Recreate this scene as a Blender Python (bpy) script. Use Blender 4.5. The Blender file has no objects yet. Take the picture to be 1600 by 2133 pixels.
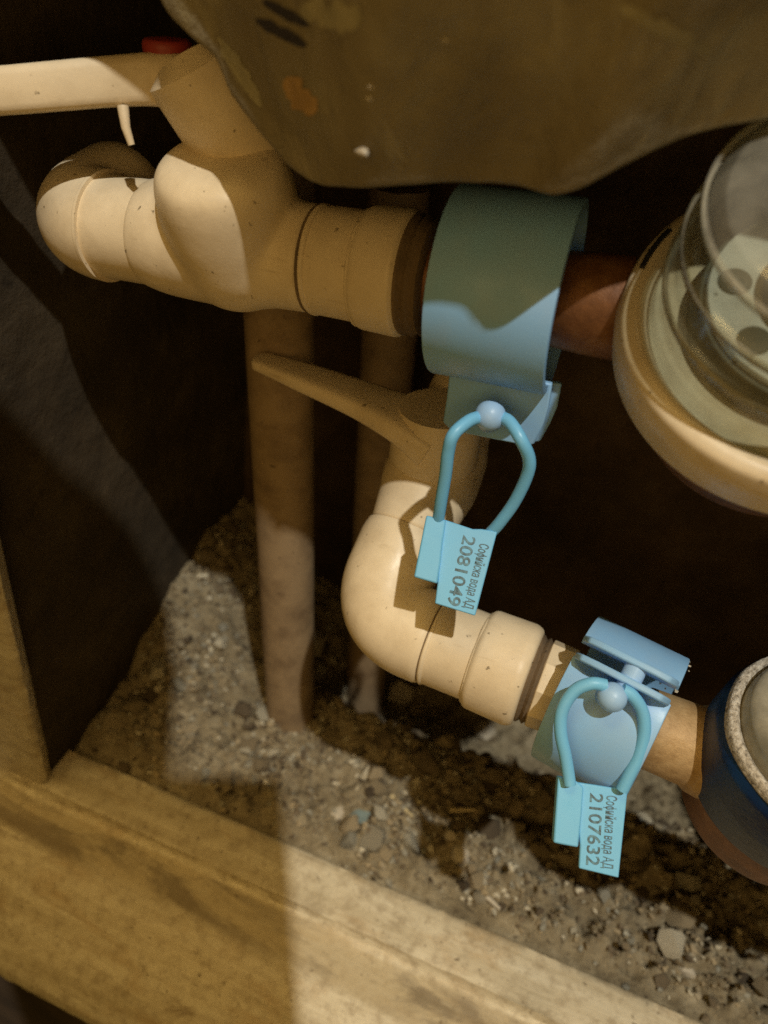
import bpy, bmesh, math, random
from mathutils import Vector, Matrix, noise
R = random.Random(7)
sc = bpy.context.scene
COL = sc.collection

# ------------------------------------------------------------------ camera
# photo pixels (1600 x 2133); focal length in pixels F; lengths below in millimetres
F, CX, CY = 1540.0, 800.0, 1066.5
DN = Vector((-0.0587, 0.7958, 0.6025)).normalized()            # world down, in camera axes (x right, y down, z forward)
XR = Vector((0.9275, 0.2609, -0.2678)); XR = (XR - DN * XR.dot(DN)).normalized()
IN = XR.cross(DN).normalized()                                  # into the niche
CAMH = 339.0                                                    # camera height above the floor
def c2w(v):                                                     # camera axes (mm) -> world (m)
    return Vector((v.dot(XR), v.dot(IN), CAMH - v.dot(DN))) * 0.001
def cdir(v): return (c2w(Vector(v)) - c2w(Vector((0, 0, 0)))).normalized()
def C(px, py, z): return Vector(((px - CX) / F * z, (py - CY) / F * z, z))
def P(px, py, z): return c2w(C(px, py, z))
def W(x, i, d): return Vector((x, i, CAMH - d)) * 0.001         # along wall, into wall, depth below camera
UP, RIGHT, BACK = Vector((0, 0, 1)), Vector((1, 0, 0)), Vector((0, 1, 0))

cam_d = bpy.data.cameras.new("camera"); cam = bpy.data.objects.new("camera", cam_d); COL.objects.link(cam)
r_, d_, f_ = cdir((1, 0, 0)), cdir((0, 1, 0)), cdir((0, 0, 1))
m = Matrix((r_, -d_, -f_)).transposed().to_4x4(); m.translation = c2w(Vector((0, 0, 0))); cam.matrix_world = m
cam_d.sensor_fit = 'VERTICAL'; cam_d.sensor_height = 36.0; cam_d.lens = F / 2133.0 * 36.0
cam_d.clip_start = 0.01; cam_d.clip_end = 20
cam_d.dof.use_dof = True; cam_d.dof.focus_distance = 0.212; cam_d.dof.aperture_fstop = 9.0
sc.camera = cam

# ------------------------------------------------------------------ light
world = bpy.data.worlds.new("World"); sc.world = world; world.use_nodes = True
bg = world.node_tree.nodes["Background"]
bg.inputs[0].default_value = (1.0, 0.60, 0.12, 1); bg.inputs[1].default_value = 0.06
lamp_d = bpy.data.lights.new("room_lamp", 'POINT'); lamp = bpy.data.objects.new("room_lamp", lamp_d); COL.objects.link(lamp)
lamp.location = c2w(Vector((380, -760, -1500))); lamp_d.energy = 100; lamp_d.color = (1.0, 0.94, 0.81); lamp_d.shadow_soft_size = 0.016
fill_d = bpy.data.lights.new("warm_top_fill", 'AREA'); fill = bpy.data.objects.new("warm_top_fill", fill_d); COL.objects.link(fill)  # soft lamp added overhead as yellow fill; no source known there
fill.location = W(-200, -40, -1000); fill_d.energy = 4.4; fill_d.color = (1.0, 0.66, 0.22); fill_d.shape = 'DISK'; fill_d.size = 0.5
fill.rotation_euler = (W(-60, 150, 200) - fill.location).to_track_quat('-Z', 'Y').to_euler()
near_fill_d = bpy.data.lights.new("warm_near_fill", 'AREA'); glow = bpy.data.objects.new("warm_near_fill", near_fill_d); COL.objects.link(glow)  # soft lamp added behind the lens to fill the front faces
glow.location = c2w(Vector((-60, 60, -150))); near_fill_d.energy = 0.42; near_fill_d.color = (1.0, 0.60, 0.19); near_fill_d.shape = 'DISK'; near_fill_d.size = 0.30
glow.rotation_euler = (P(800, 800, 205) - glow.location).to_track_quat('-Z', 'Y').to_euler()
sc.view_settings.view_transform = 'Standard'; sc.view_settings.look = 'None'
sc.view_settings.exposure = 0.0; sc.view_settings.gamma = 1.0
sc.render.engine = 'CYCLES'; sc.cycles.use_denoising = False
sc.cycles.max_bounces = 8; sc.cycles.transparent_max_bounces = 16

# ------------------------------------------------------------------ materials
def nt(name):
    m = bpy.data.materials.new(name); m.use_nodes = True
    t = m.node_tree; b = t.nodes["Principled BSDF"]
    tc = t.nodes.new("ShaderNodeTexCoord")
    return m, t, b, tc
def N(t, typ, **kw):
    n = t.nodes.new(typ)
    for k, v in kw.items():
        if k in n.inputs: n.inputs[k].default_value = v
        else: setattr(n, k, v)
    return n
def noise_(t, tc, scale, detail=5, rough=0.6, stretch=None, dist=0.0):
    n = N(t, "ShaderNodeTexNoise", Scale=scale, Detail=detail, Roughness=rough, Distortion=dist)
    src = tc.outputs["Object"]
    if stretch:
        mp = N(t, "ShaderNodeMapping"); mp.inputs["Scale"].default_value = stretch
        t.links.new(src, mp.inputs["Vector"]); src = mp.outputs[0]
    t.links.new(src, n.inputs["Vector"]); return n.outputs["Fac"]
def ramp(t, fac, stops):
    r = N(t, "ShaderNodeValToRGB"); e = r.color_ramp.elements
    while len(e) < len(stops): e.new(0.5)
    for el, (p, c) in zip(e, stops):
        el.position = p; el.color = (*c, 1) if len(c) == 3 else c
    t.links.new(fac, r.inputs[0]); return r.outputs[0]
def mix(t, fac, a, b, mode='MIX'):
    m = N(t, "ShaderNodeMix", data_type='RGBA', blend_type=mode)
    for s, v in ((m.inputs[0], fac), (m.inputs[6], a), (m.inputs[7], b)):
        if hasattr(v, 'is_linked'): t.links.new(v, s)
        elif isinstance(v, (int, float)): s.default_value = v
        else: s.default_value = (*v, 1)
    return m.outputs[2]
def bump(t, b, h, dist, strength=1.0):
    n = N(t, "ShaderNodeBump"); n.inputs["Strength"].default_value = strength; n.inputs["Distance"].default_value = dist
    t.links.new(h, n.inputs["Height"]); t.links.new(n.outputs[0], b.inputs["Normal"])
G = lambda v: (v, v, v)

def m_plastic(name, base, dirt, rough=0.42, amount=0.5, bd=0.00012, speck=True):
    m, t, b, tc = nt(name)
    f1 = ramp(t, noise_(t, tc, 70, 6, 0.65), [(0.42, G(0)), (0.75, G(amount))])
    col = mix(t, f1, base, dirt)
    f0 = noise_(t, tc, 28, 3, 0.5)
    col = mix(t, ramp(t, f0, [(0.35, G(0.0)), (0.7, G(0.35))]), col, tuple(c * 0.82 for c in base))
    if speck:
        sp = ramp(t, noise_(t, tc, 420, 2, 0.5), [(0.70, G(0)), (0.76, G(0.75))])
        col = mix(t, sp, col, tuple(c * 0.35 for c in dirt))
        scr = ramp(t, noise_(t, tc, 260, 3, 0.6, (0.12, 1, 1)), [(0.66, G(0)), (0.74, G(0.35))])
        col = mix(t, scr, col, dirt)
    t.links.new(col, b.inputs["Base Color"])
    rr = ramp(t, noise_(t, tc, 120, 4), [(0.3, G(rough - 0.08)), (0.75, G(rough + 0.22))])
    t.links.new(rr, b.inputs["Roughness"])
    bump(t, b, noise_(t, tc, 300, 6, 0.7), bd, 0.8)
    return m
M = {}
M['ppr'] = m_plastic("cream_plastic", (0.82, 0.70, 0.50), (0.46, 0.35, 0.20))
M['ppr_dirty_shade'] = m_plastic("dusty_shaded_plastic", (0.36, 0.26, 0.15), (0.11, 0.065, 0.035), 0.6, 0.85)  # brown base and dirt darkened to stand in for shade on the risers
M['blue'] = m_plastic("blue_plastic", (0.27, 0.54, 0.88), (0.38, 0.50, 0.62), 0.40, 0.40, 0.00005, False)
M['seal'] = m_plastic("cyan_plastic", (0.19, 0.56, 0.90), (0.26, 0.53, 0.76), 0.36, 0.25, 0.00003, False)
M['ball'] = m_plastic("pale_blue_plastic", (0.36, 0.60, 0.93), (0.36, 0.56, 0.82), 0.30, 0.15, 0.00002, False)
M['red'] = m_plastic("red_plastic", (0.36, 0.04, 0.03), (0.2, 0.04, 0.03), 0.5, 0.4)
M['thread'] = m_plastic("dirty_thread", (0.20, 0.14, 0.08), (0.05, 0.035, 0.02), 0.75, 0.9, 0.0005)
M['ring'] = m_plastic("ivory_ring", (0.74, 0.64, 0.46), (0.48, 0.34, 0.17), 0.34, 0.5, 0.00006)
M['black'] = m_plastic("black_plastic", (0.02, 0.02, 0.022), (0.03, 0.03, 0.03), 0.4, 0.3)
M['white'] = m_plastic("white_plastic", (0.75, 0.74, 0.66), (0.5, 0.47, 0.36), 0.4, 0.3)

def m_brass():
    m, t, b, tc = nt("tarnished_brass")
    col = ramp(t, noise_(t, tc, 90, 6, 0.65), [(0.3, (0.09, 0.035, 0.014)), (0.55, (0.20, 0.085, 0.03)), (0.8, (0.34, 0.18, 0.07))])
    t.links.new(col, b.inputs["Base Color"]); b.inputs["Metallic"].default_value = 0.35; b.inputs["Roughness"].default_value = 0.5
    bump(t, b, noise_(t, tc, 350, 5, 0.7), 0.0002); return m
M['brass'] = m_brass()
def m_brass_light():
    m, t, b, tc = nt("dusty_brass")
    col = ramp(t, noise_(t, tc, 160, 6, 0.7), [(0.3, (0.34, 0.21, 0.09)), (0.6, (0.52, 0.36, 0.18)), (0.8, (0.62, 0.48, 0.28))])
    t.links.new(col, b.inputs["Base Color"]); b.inputs["Metallic"].default_value = 0.2; b.inputs["Roughness"].default_value = 0.55
    bump(t, b, noise_(t, tc, 500, 5, 0.7), 0.0003); return m
M['brass_light'] = m_brass_light()
def m_crust():
    m, t, b, tc = nt("crusted_rim")
    col = ramp(t, noise_(t, tc, 700, 4, 0.7), [(0.34, (0.08, 0.07, 0.06)), (0.45, (0.42, 0.38, 0.31)), (0.6, (0.66, 0.63, 0.56))])
    t.links.new(col, b.inputs["Base Color"]); b.inputs["Roughness"].default_value = 0.9
    bump(t, b, noise_(t, tc, 700, 4, 0.7), 0.0009); return m
M['crust'] = m_crust()
def m_navy():
    m, t, b, tc = nt("navy_plastic")
    sp = ramp(t, noise_(t, tc, 620, 3, 0.6), [(0.72, G(0)), (0.80, G(0.5))])
    col = mix(t, sp, ramp(t, noise_(t, tc, 60, 4), [(0.35, (0.002, 0.008, 0.05)), (0.7, (0.004, 0.035, 0.12))]), (0.16, 0.20, 0.26))
    t.links.new(col, b.inputs["Base Color"]); b.inputs["Roughness"].default_value = 0.42
    bump(t, b, noise_(t, tc, 400, 4, 0.7), 0.00025); return m
M['navy'] = m_navy()
def m_clear(name, tint, gl=0.12, fac=0.2, dust_light=0.10):
    m, t, b, tc = nt(name); t.nodes.remove(b); out = t.nodes["Material Output"]
    tr = N(t, "ShaderNodeBsdfTransparent"); tr.inputs[0].default_value = (*tint, 1)
    g = N(t, "ShaderNodeBsdfGlossy"); g.inputs["Roughness"].default_value = gl
    df = N(t, "ShaderNodeBsdfDiffuse"); df.inputs[0].default_value = (0.55, 0.52, 0.42, 1)
    lw = N(t, "ShaderNodeLayerWeight"); lw.inputs[0].default_value = fac
    m1 = N(t, "ShaderNodeMixShader"); m2 = N(t, "ShaderNodeMixShader")
    t.links.new(lw.outputs["Fresnel"], m1.inputs[0]); t.links.new(tr.outputs[0], m1.inputs[1]); t.links.new(g.outputs[0], m1.inputs[2])
    d = ramp(t, noise_(t, tc, 60, 5, 0.65), [(0.35, G(dust_light * 0.5)), (0.7, G(min(1, dust_light * 2)))])
    t.links.new(d, m2.inputs[0]); t.links.new(m1.outputs[0], m2.inputs[1]); t.links.new(df.outputs[0], m2.inputs[2])
    t.links.new(m2.outputs[0], out.inputs[0]); return m
M['clear'] = m_clear("clear_dome", (0.80, 0.84, 0.78), 0.12, 0.35, 0.20)
M['dial'] = m_plastic("olive_dial", (0.13, 0.125, 0.085), (0.07, 0.065, 0.04), 0.5, 0.5)
M['rib'] = m_clear("frosted_rib", (0.80, 0.82, 0.72), 0.15, 0.45, 0.35)
M['cover'] = m_clear("cloudy_cover", (0.72, 0.70, 0.62), 0.2, 0.35, 0.42)

def m_sack():
    m, t, b, tc = nt("dusty_sack")
    col = ramp(t, noise_(t, tc, 22, 5, 0.6), [(0.3, (0.20, 0.165, 0.10)), (0.55, (0.29, 0.25, 0.155)), (0.75, (0.42, 0.38, 0.25))])
    col = mix(t, ramp(t, noise_(t, tc, 45, 4, 0.6, (1, 1, 0.35)), [(0.60, G(0)), (0.72, G(0.55))]), col, (0.42, 0.36, 0.17))
    col = mix(t, ramp(t, noise_(t, tc, 130, 5, 0.7), [(0.62, G(0)), (0.74, G(0.5))]), col, (0.09, 0.075, 0.045))
    t.links.new(col, b.inputs["Base Color"]); b.inputs["Roughness"].default_value = 0.7
    big = ramp(t, noise_(t, tc, 14, 4, 0.6, None, 0.6), [(0.38, G(0)), (0.62, G(0.65))])
    col = mix(t, big, col, (0.13, 0.105, 0.06)); t.links.new(col, b.inputs["Base Color"])
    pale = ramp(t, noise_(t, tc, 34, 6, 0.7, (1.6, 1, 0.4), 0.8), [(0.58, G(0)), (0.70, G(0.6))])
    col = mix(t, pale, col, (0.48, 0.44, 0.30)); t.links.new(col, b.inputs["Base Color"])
    bump(t, b, noise_(t, tc, 90, 7, 0.65, (1, 1, 0.5), 0.5), 0.0022); return m
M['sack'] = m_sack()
def flat(name, c, r=0.8):
    m, t, b, tc = nt(name)
    col = ramp(t, noise_(t, tc, 250, 4, 0.6), [(0.3, tuple(x * 0.7 for x in c)), (0.7, c)])
    t.links.new(col, b.inputs["Base Color"]); b.inputs["Roughness"].default_value = r; return m
M['ink_dark'] = flat("dark_print", (0.035, 0.03, 0.04))
M['ink_orange'] = flat("orange_stain", (0.46, 0.29, 0.11))
def m_ink():
    m, t, b, tc = nt("grey_print")
    col = ramp(t, noise_(t, tc, 900, 3, 0.6), [(0.40, (0.06, 0.10, 0.12)), (0.66, (0.13, 0.30, 0.40))])
    t.links.new(col, b.inputs["Base Color"]); b.inputs["Roughness"].default_value = 0.5; return m
M['ink_text'] = m_ink()
M['shade_skin'] = flat("brown_shade_skin", (0.30, 0.24, 0.17))
M['plaster'] = flat("plaster_chip", (0.62, 0.56, 0.44))
M['splinter'] = flat("pale_wood_splinter", (0.72, 0.60, 0.34))
M['teal'] = flat("teal_chip", (0.26, 0.34, 0.33))

def m_wood():
    m, t, b, tc = nt("painted_wood")
    streak = noise_(t, tc, 110, 7, 0.7, (0.06, 1, 1))
    col = ramp(t, streak, [(0.3, (0.47, 0.40, 0.26)), (0.5, (0.65, 0.58, 0.42)), (0.7, (0.80, 0.74, 0.57))])
    blot = ramp(t, noise_(t, tc, 55, 6, 0.7, (0.4, 1, 1), 0.4), [(0.52, G(0)), (0.70, G(0.8))])
    col = mix(t, blot, col, (0.46, 0.33, 0.17))
    grim = ramp(t, noise_(t, tc, 190, 6, 0.75), [(0.47, G(0)), (0.66, G(0.65))])
    col = mix(t, grim, col, (0.33, 0.26, 0.16))
    wear = ramp(t, noise_(t, tc, 40, 6, 0.75, (0.22, 1.3, 1.3), 0.8), [(0.60, G(0)), (0.68, G(0.75))])
    col = mix(t, wear, col, (0.20, 0.13, 0.06))
    sx = N(t, "ShaderNodeSeparateXYZ"); t.links.new(tc.outputs["Object"], sx.inputs[0])
    wob = N(t, "ShaderNodeMath", operation='MULTIPLY_ADD'); t.links.new(noise_(t, tc, 55, 5, 0.7, (0.3, 1, 1)), wob.inputs[0]); wob.inputs[1].default_value = 0.012; t.links.new(sx.outputs[1], wob.inputs[2])
    mr = N(t, "ShaderNodeMapRange"); mr.inputs[1].default_value = -0.02; mr.inputs[2].default_value = 0.03; t.links.new(wob.outputs[0], mr.inputs[0])
    band = ramp(t, mr.outputs[0], [(0.42, G(0)), (0.52, G(0.6)), (0.80, G(0.6)), (0.84, G(0))])
    col = mix(t, band, col, (0.46, 0.37, 0.21))
    pat = mix(t, 1.0, band, ramp(t, noise_(t, tc, 38, 6, 0.7, (0.35, 1, 1), 0.6), [(0.44, G(0)), (0.56, G(1))]), 'MULTIPLY')
    col = mix(t, pat, col, (0.12, 0.085, 0.05))
    sp = ramp(t, noise_(t, tc, 330, 3, 0.6), [(0.66, G(0)), (0.73, G(0.8))])
    col = mix(t, sp, col, (0.13, 0.09, 0.05))
    t.links.new(col, b.inputs["Base Color"]); b.inputs["Roughness"].default_value = 0.62
    h = mix(t, 0.5, noise_(t, tc, 240, 6, 0.7), streak)
    bump(t, b, h, 0.0008); return m
M['wood'] = m_wood()
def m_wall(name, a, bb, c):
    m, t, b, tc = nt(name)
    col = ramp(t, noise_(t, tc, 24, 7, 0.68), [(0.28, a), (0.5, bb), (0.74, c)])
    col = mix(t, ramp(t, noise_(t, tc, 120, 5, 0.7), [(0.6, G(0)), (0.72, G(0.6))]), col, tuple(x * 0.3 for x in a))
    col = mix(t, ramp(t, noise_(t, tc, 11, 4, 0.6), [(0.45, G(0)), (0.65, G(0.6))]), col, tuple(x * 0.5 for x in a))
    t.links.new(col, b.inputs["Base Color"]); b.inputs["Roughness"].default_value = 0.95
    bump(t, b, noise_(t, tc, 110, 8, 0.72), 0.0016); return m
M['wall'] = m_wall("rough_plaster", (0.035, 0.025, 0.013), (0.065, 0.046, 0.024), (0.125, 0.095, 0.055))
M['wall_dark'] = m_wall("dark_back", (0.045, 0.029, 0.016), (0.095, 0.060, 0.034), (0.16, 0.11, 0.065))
def m_soil():
    m, t, b, tc = nt("dusty_soil")
    col = ramp(t, noise_(t, tc, 70, 8, 0.75), [(0.3, (0.14, 0.11, 0.065)), (0.5, (0.29, 0.24, 0.15)), (0.68, (0.46, 0.40, 0.275))])
    col = mix(t, ramp(t, noise_(t, tc, 300, 4, 0.7), [(0.58, G(0)), (0.68, G(0.8))]), col, (0.07, 0.05, 0.03))
    t.links.new(col, b.inputs["Base Color"]); b.inputs["Roughness"].default_value = 0.97
    bump(t, b, noise_(t, tc, 330, 6, 0.75), 0.0014); return m
M['soil'] = m_soil()
def m_stone(name, island):
    m, t, b, tc = nt(name)
    if island: src = N(t, "ShaderNodeNewGeometry").outputs["Random Per Island"]
    else: src = N(t, "ShaderNodeObjectInfo").outputs["Random"]
    col = ramp(t, src, [(0.0, (0.05, 0.035, 0.02)), (0.22, (0.17, 0.13, 0.08)), (0.50, (0.30, 0.245, 0.15)), (0.72, (0.42, 0.34, 0.21)), (0.86, (0.30, 0.30, 0.25)), (0.96, (0.70, 0.64, 0.48))])
    col = mix(t, ramp(t, noise_(t, tc, 300, 5, 0.7), [(0.45, G(0)), (0.7, G(0.6))]), col, (0.2, 0.16, 0.11))
    t.links.new(col, b.inputs["Base Color"]); b.inputs["Roughness"].default_value = 0.92
    bump(t, b, noise_(t, tc, 600, 4, 0.7), 0.0004); return m
M['stone'] = m_stone("rubble_stone", False)
M['gravel'] = m_stone("fine_rubble", True)

# ------------------------------------------------------------------ mesh helpers
def tag(o, label=None, cat=None, group=None, kind=None):
    for k, v in (("label", label), ("category", cat), ("group", group), ("kind", kind)):
        if v: o[k] = v
    return o
def thing(name, base, label, cat, group=None):
    o = bpy.data.objects.new(name, None); COL.objects.link(o); o.location = base; o.empty_display_size = 0.01
    return tag(o, label, cat, group)
def origin(o):
    v = Vector((0, 0, 0))
    while o: v = v + o.location; o = o.parent
    return v
def obj(name, verts, faces, mat, parent=None, smooth=35, loc=None):
    base = origin(parent) if parent else (loc or Vector((0, 0, 0)))
    me = bpy.data.meshes.new(name)
    me.from_pydata([tuple(Vector(v) - base) for v in verts], [], faces)
    bm = bmesh.new(); bm.from_mesh(me); bmesh.ops.recalc_face_normals(bm, faces=bm.faces); bm.to_mesh(me); bm.free()
    if smooth:
        me.polygons.foreach_set("use_smooth", [True] * len(me.polygons)); me.set_sharp_from_angle(angle=math.radians(smooth))
    me.materials.append(M[mat])
    o = bpy.data.objects.new(name, me); COL.objects.link(o)
    if parent: o.parent = parent
    else: o.location = base
    return o
def perp(a):
    a = a.normalized(); s = Vector((0, 0, 1)) if abs(a.z) < 0.8 else Vector((1, 0, 0))
    u = a.cross(s).normalized(); return u, a.cross(u).normalized()
def fillet(prof, r, n=3):
    out = [prof[0]]
    for i in range(1, len(prof) - 1):
        p0, p, p1 = (Vector(q) for q in (prof[i - 1], prof[i], prof[i + 1]))
        a, b = p0 - p, p1 - p
        k = min(r, a.length * 0.45, b.length * 0.45)
        if k < 1e-6: out.append(tuple(p)); continue
        s, e = p + a.normalized() * k, p + b.normalized() * k
        for j in range(n + 1):
            q = j / n; out.append(tuple(s * (1 - q) ** 2 + p * 2 * q * (1 - q) + e * q * q))
    out.append(prof[-1]); return out
def lathe_vf(o, axis, prof, seg=48, wob=0.0, seed=0, cap=True):
    """prof: (t, r) in mm along axis from point o (metres)"""
    a = axis.normalized(); u, v = perp(a); V, Fc = [], []
    for t, r in prof:
        for k in range(seg):
            th = 2 * math.pi * k / seg
            q = o + a * t * 0.001 + (u * math.cos(th) + v * math.sin(th)) * r * 0.001
            if wob and r > 0.01:
                q += (q - o).normalized() * wob * 0.001 * noise.noise(q * 120 + Vector((seed, 0, 0)))
            V.append(q)
    for i in range(len(prof) - 1):
        for k in range(seg):
            k2 = (k + 1) % seg
            Fc.append((i * seg + k, i * seg + k2, (i + 1) * seg + k2, (i + 1) * seg + k))
    if cap: Fc.append(tuple(range(seg))[::-1]); Fc.append(tuple((len(prof) - 1) * seg + k for k in range(seg)))
    return V, Fc
def lathe(name, o, axis, prof, mat, parent, seg=48, smooth=35, fil=0.0, wob=0.0, cap=True):
    if fil: prof = fillet(prof, fil)
    V, Fc = lathe_vf(o, axis, prof, seg, wob, 0, cap)
    return obj(name, V, Fc, mat, parent, smooth)
def catmull(pts, n=10):
    pts = [Vector(p) for p in pts]; q = [pts[0] * 2 - pts[1]] + pts + [pts[-1] * 2 - pts[-2]]; out = []
    for i in range(1, len(q) - 2):
        for j in range(n):
            t = j / n; a, b, c, d = q[i - 1], q[i], q[i + 1], q[i + 2]
            out.append(0.5 * ((2 * b) + (c - a) * t + (2 * a - 5 * b + 4 * c - d) * t * t + (3 * b - a - 3 * c + d) * t ** 3))
    out.append(pts[-1]); return out
def sweep_vf(path, rad, seg=24, flat=1.0):
    n = len(path); V, Fc = [], []; prev = None
    for i, p in enumerate(path):
        tg = (path[min(i + 1, n - 1)] - path[max(i - 1, 0)]).normalized()
        if prev is None: u, _ = perp(tg)
        else: u = (prev - tg * prev.dot(tg)).normalized()
        prev = u; v = tg.cross(u); r = rad(i / (n - 1)) if callable(rad) else rad
        for k in range(seg):
            th = 2 * math.pi * k / seg
            V.append(p + (u * math.cos(th) + v * math.sin(th) * flat) * r * 0.001)
    for i in range(n - 1):
        for k in range(seg):
            k2 = (k + 1) % seg; Fc.append((i * seg + k, i * seg + k2, (i + 1) * seg + k2, (i + 1) * seg + k))
    Fc.append(tuple(range(seg))[::-1]); Fc.append(tuple((n - 1) * seg + k for k in range(seg)))
    return V, Fc
def sweep(name, path, rad, mat, parent, seg=24, smooth=40, flat=1.0):
    V, Fc = sweep_vf(path, rad, seg, flat); return obj(name, V, Fc, mat, parent, smooth)
def bevel(o, w, seg=2, ang=40):
    md = o.modifiers.new("edge", 'BEVEL'); md.width = w * 0.001; md.segments = seg; md.limit_method = 'ANGLE'; md.angle_limit = math.radians(ang)
    return o
def slab(name, pts, nrm, thick, mat, parent, bv=0.4):
    """closed plate: outline pts (world), extruded thick mm along nrm"""
    k = len(pts); V = list(pts) + [p + nrm * thick * 0.001 for p in pts]
    Fc = [tuple(range(k)), tuple(range(k, 2 * k))[::-1]] + [(i, (i + 1) % k, k + (i + 1) % k, k + i) for i in range(k)]
    return bevel(obj(name, V, Fc, mat, parent, 35), bv)
def elbow(name, K, A, B, r, la, lb, mat, parent, rb=17.0):
    """90 degree fitting: corner K, arms along A and B (unit), lengths mm"""
    path = []
    s, e = K + A * rb * 0.001, K + B * rb * 0.001
    na = 6
    for j in range(na): path.append(K + A * 0.001 * (la + (rb - la) * j / na))
    for j in range(21):
        q = j / 20; w = 1 - q
        # rounded quadratic pulled towards the corner gives the full heel of a moulded elbow
        path.append((s * w * w + K * 2 * q * w * 0.94 + e * q * q) / (w * w + 2 * q * w * 0.94 + q * q))
    for j in range(1, na + 1): path.append(K + B * 0.001 * (rb + (lb - rb) * j / na))
    n = len(path)
    def rad(q):
        edge = min(q, 1 - q) * (n - 1)
        return r - (0.9 if edge < 0.5 else 0.25 if edge < 1.5 else 0)
    return sweep(name, path, rad, mat, parent, 48, 50)

# ------------------------------------------------------------------ setting: floor, walls
def sm(a, b, x):
    q = max(0.0, min(1.0, (x - a) / (b - a))); return q * q * (3 - 2 * q)
WALLX = lambda d: -217 + 0.075 * (337 - d)
def fz(x, i):                                                   # floor height, mm
    h = 46 * sm(-150, -225, x) * sm(190, 290, i)
    h += 10 * sm(-120, -200, x)
    h -= 66 * sm(-150, -105, x) * sm(238, 296, i)
    h -= 14 * sm(60, 140, x) * sm(170, 215, i)
    v = Vector((x, i, 0))
    h += 7 * noise.fractal(v * 0.028, 1.0, 2.0, 4) + 5.0 * noise.fractal(v * 0.11 + Vector((5, 1, 0)), 0.8, 2.1, 5)
    vd = noise.voronoi(v * 0.075 + Vector((noise.noise(v * 0.1), noise.noise(v * 0.1 + Vector((9, 2, 1))), 0)) * 0.5)[0]
    h += 9.0 * (min(1.0, (vd[1] - vd[0]) * 2.6) - 0.6) * sm(-70, 60, x) * sm(165, 180, i)
    c = noise.cell(v * 0.16 + Vector((noise.noise(v * 0.12), noise.noise(v * 0.12 + Vector((9, 9, 9))), 0)) * 1.2)
    h += 2.6 * (c - 0.5) * sm(-20, 80, x)
    k = sm(160, 182, i)
    return min(h, 60) * (0.12 + 0.88 * k) - 2.5 * (1 - k) - 0.5
V, Fc = [], []
x0, x1, i0, i1, st = -262, 300, 150, 350, 1.5
nx, ni = int((x1 - x0) / st), int((i1 - i0) / st)
for a in range(nx + 1):
    for b in range(ni + 1):
        x, i = x0 + a * st, i0 + b * st
        V.append(Vector((x, i, fz(x, i))) * 0.001)
for a in range(nx):
    for b in range(ni):
        k = a * (ni + 1) + b; Fc.append((k, k + ni + 1, k + ni + 2, k + 1))
ground = tag(obj("ground", V, Fc, 'soil', None, 180), "dusty rubble floor of the pipe niche", None, None, "structure")

def rough_wall(name, origin_, u, v, nu, nv, su, sv, amp, mat, label):
    nrm = u.cross(v).normalized(); V, Fc = [], []
    for a in range(nu + 1):
        for b in range(nv + 1):
            q = origin_ + u * (a * su / nu) + v * (b * sv / nv)
            h = amp * (noise.fractal(q * 22, 1.0, 2.0, 5) + 0.5 * noise.fractal(q * 90, 0.8, 2.0, 4))
            V.append(q + nrm * h)
    for a in range(nu):
        for b in range(nv):
            k = a * (nv + 1) + b; Fc.append((k, k + nv + 1, k + nv + 2, k + 1))
    return tag(obj(name, V, Fc, mat, None, 180), label, None, None, "structure")
lean = (W(WALLX(-260), 150, -260) - W(WALLX(380), 150, 380))
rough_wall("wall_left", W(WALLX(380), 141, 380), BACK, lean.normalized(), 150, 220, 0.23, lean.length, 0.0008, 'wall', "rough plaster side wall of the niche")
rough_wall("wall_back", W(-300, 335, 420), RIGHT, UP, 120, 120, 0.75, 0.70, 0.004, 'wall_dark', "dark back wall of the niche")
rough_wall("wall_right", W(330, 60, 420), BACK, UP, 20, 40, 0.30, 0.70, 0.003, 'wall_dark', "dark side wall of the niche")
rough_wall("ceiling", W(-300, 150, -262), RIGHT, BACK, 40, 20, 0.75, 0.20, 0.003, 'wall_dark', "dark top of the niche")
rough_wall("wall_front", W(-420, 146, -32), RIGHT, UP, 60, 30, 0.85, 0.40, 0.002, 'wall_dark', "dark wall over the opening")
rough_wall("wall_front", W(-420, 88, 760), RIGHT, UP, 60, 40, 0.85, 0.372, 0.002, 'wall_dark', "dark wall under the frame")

# stones on the rubble (parts of the ground) and the fine rubble between them
def hull(rad, n, rr, flatten=0.7):
    bm = bmesh.new()
    for _ in range(n):
        v = Vector((rr.gauss(0, 1), rr.gauss(0, 1), rr.gauss(0, 1))).normalized() * rad * rr.uniform(0.78, 1.05)
        bm.verts.new((v.x * rr.uniform(0.85, 1.1), v.y, v.z * flatten))
    bmesh.ops.convex_hull(bm, input=bm.verts)
    bmesh.ops.delete(bm, geom=[v for v in bm.verts if not v.link_faces], context='VERTS')
    bm.verts.index_update()
    r = ([v.co.copy() for v in bm.verts], [tuple(v.index for v in f.verts) for f in bm.faces]); bm.free(); return r
st_mesh = []
for k in range(10):
    vs, fs = hull(1.0, 17, R, R.uniform(0.55, 0.85))
    me = bpy.data.meshes.new("stone"); me.from_pydata([tuple(v) for v in vs], [], fs); me.materials.append(M['stone'])
    me.polygons.foreach_set("use_smooth", [True] * len(me.polygons)); me.set_sharp_from_angle(angle=math.radians(38)); st_mesh.append(me)
def floor_spot(rr):
    while True:
        x, i = rr.uniform(-212, 150), rr.uniform(163, 315)
        if x > -60 and i > 262 and rr.random() < 0.85: continue
        p = 0.9 if x < -40 else 0.5
        if i < 172: p *= 0.25
        p *= 0.35 + 1.1 * sm(-0.25, 0.35, noise.noise(Vector((x, i, 3)) * 0.03))
        if rr.random() < p: return x, i
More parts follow.
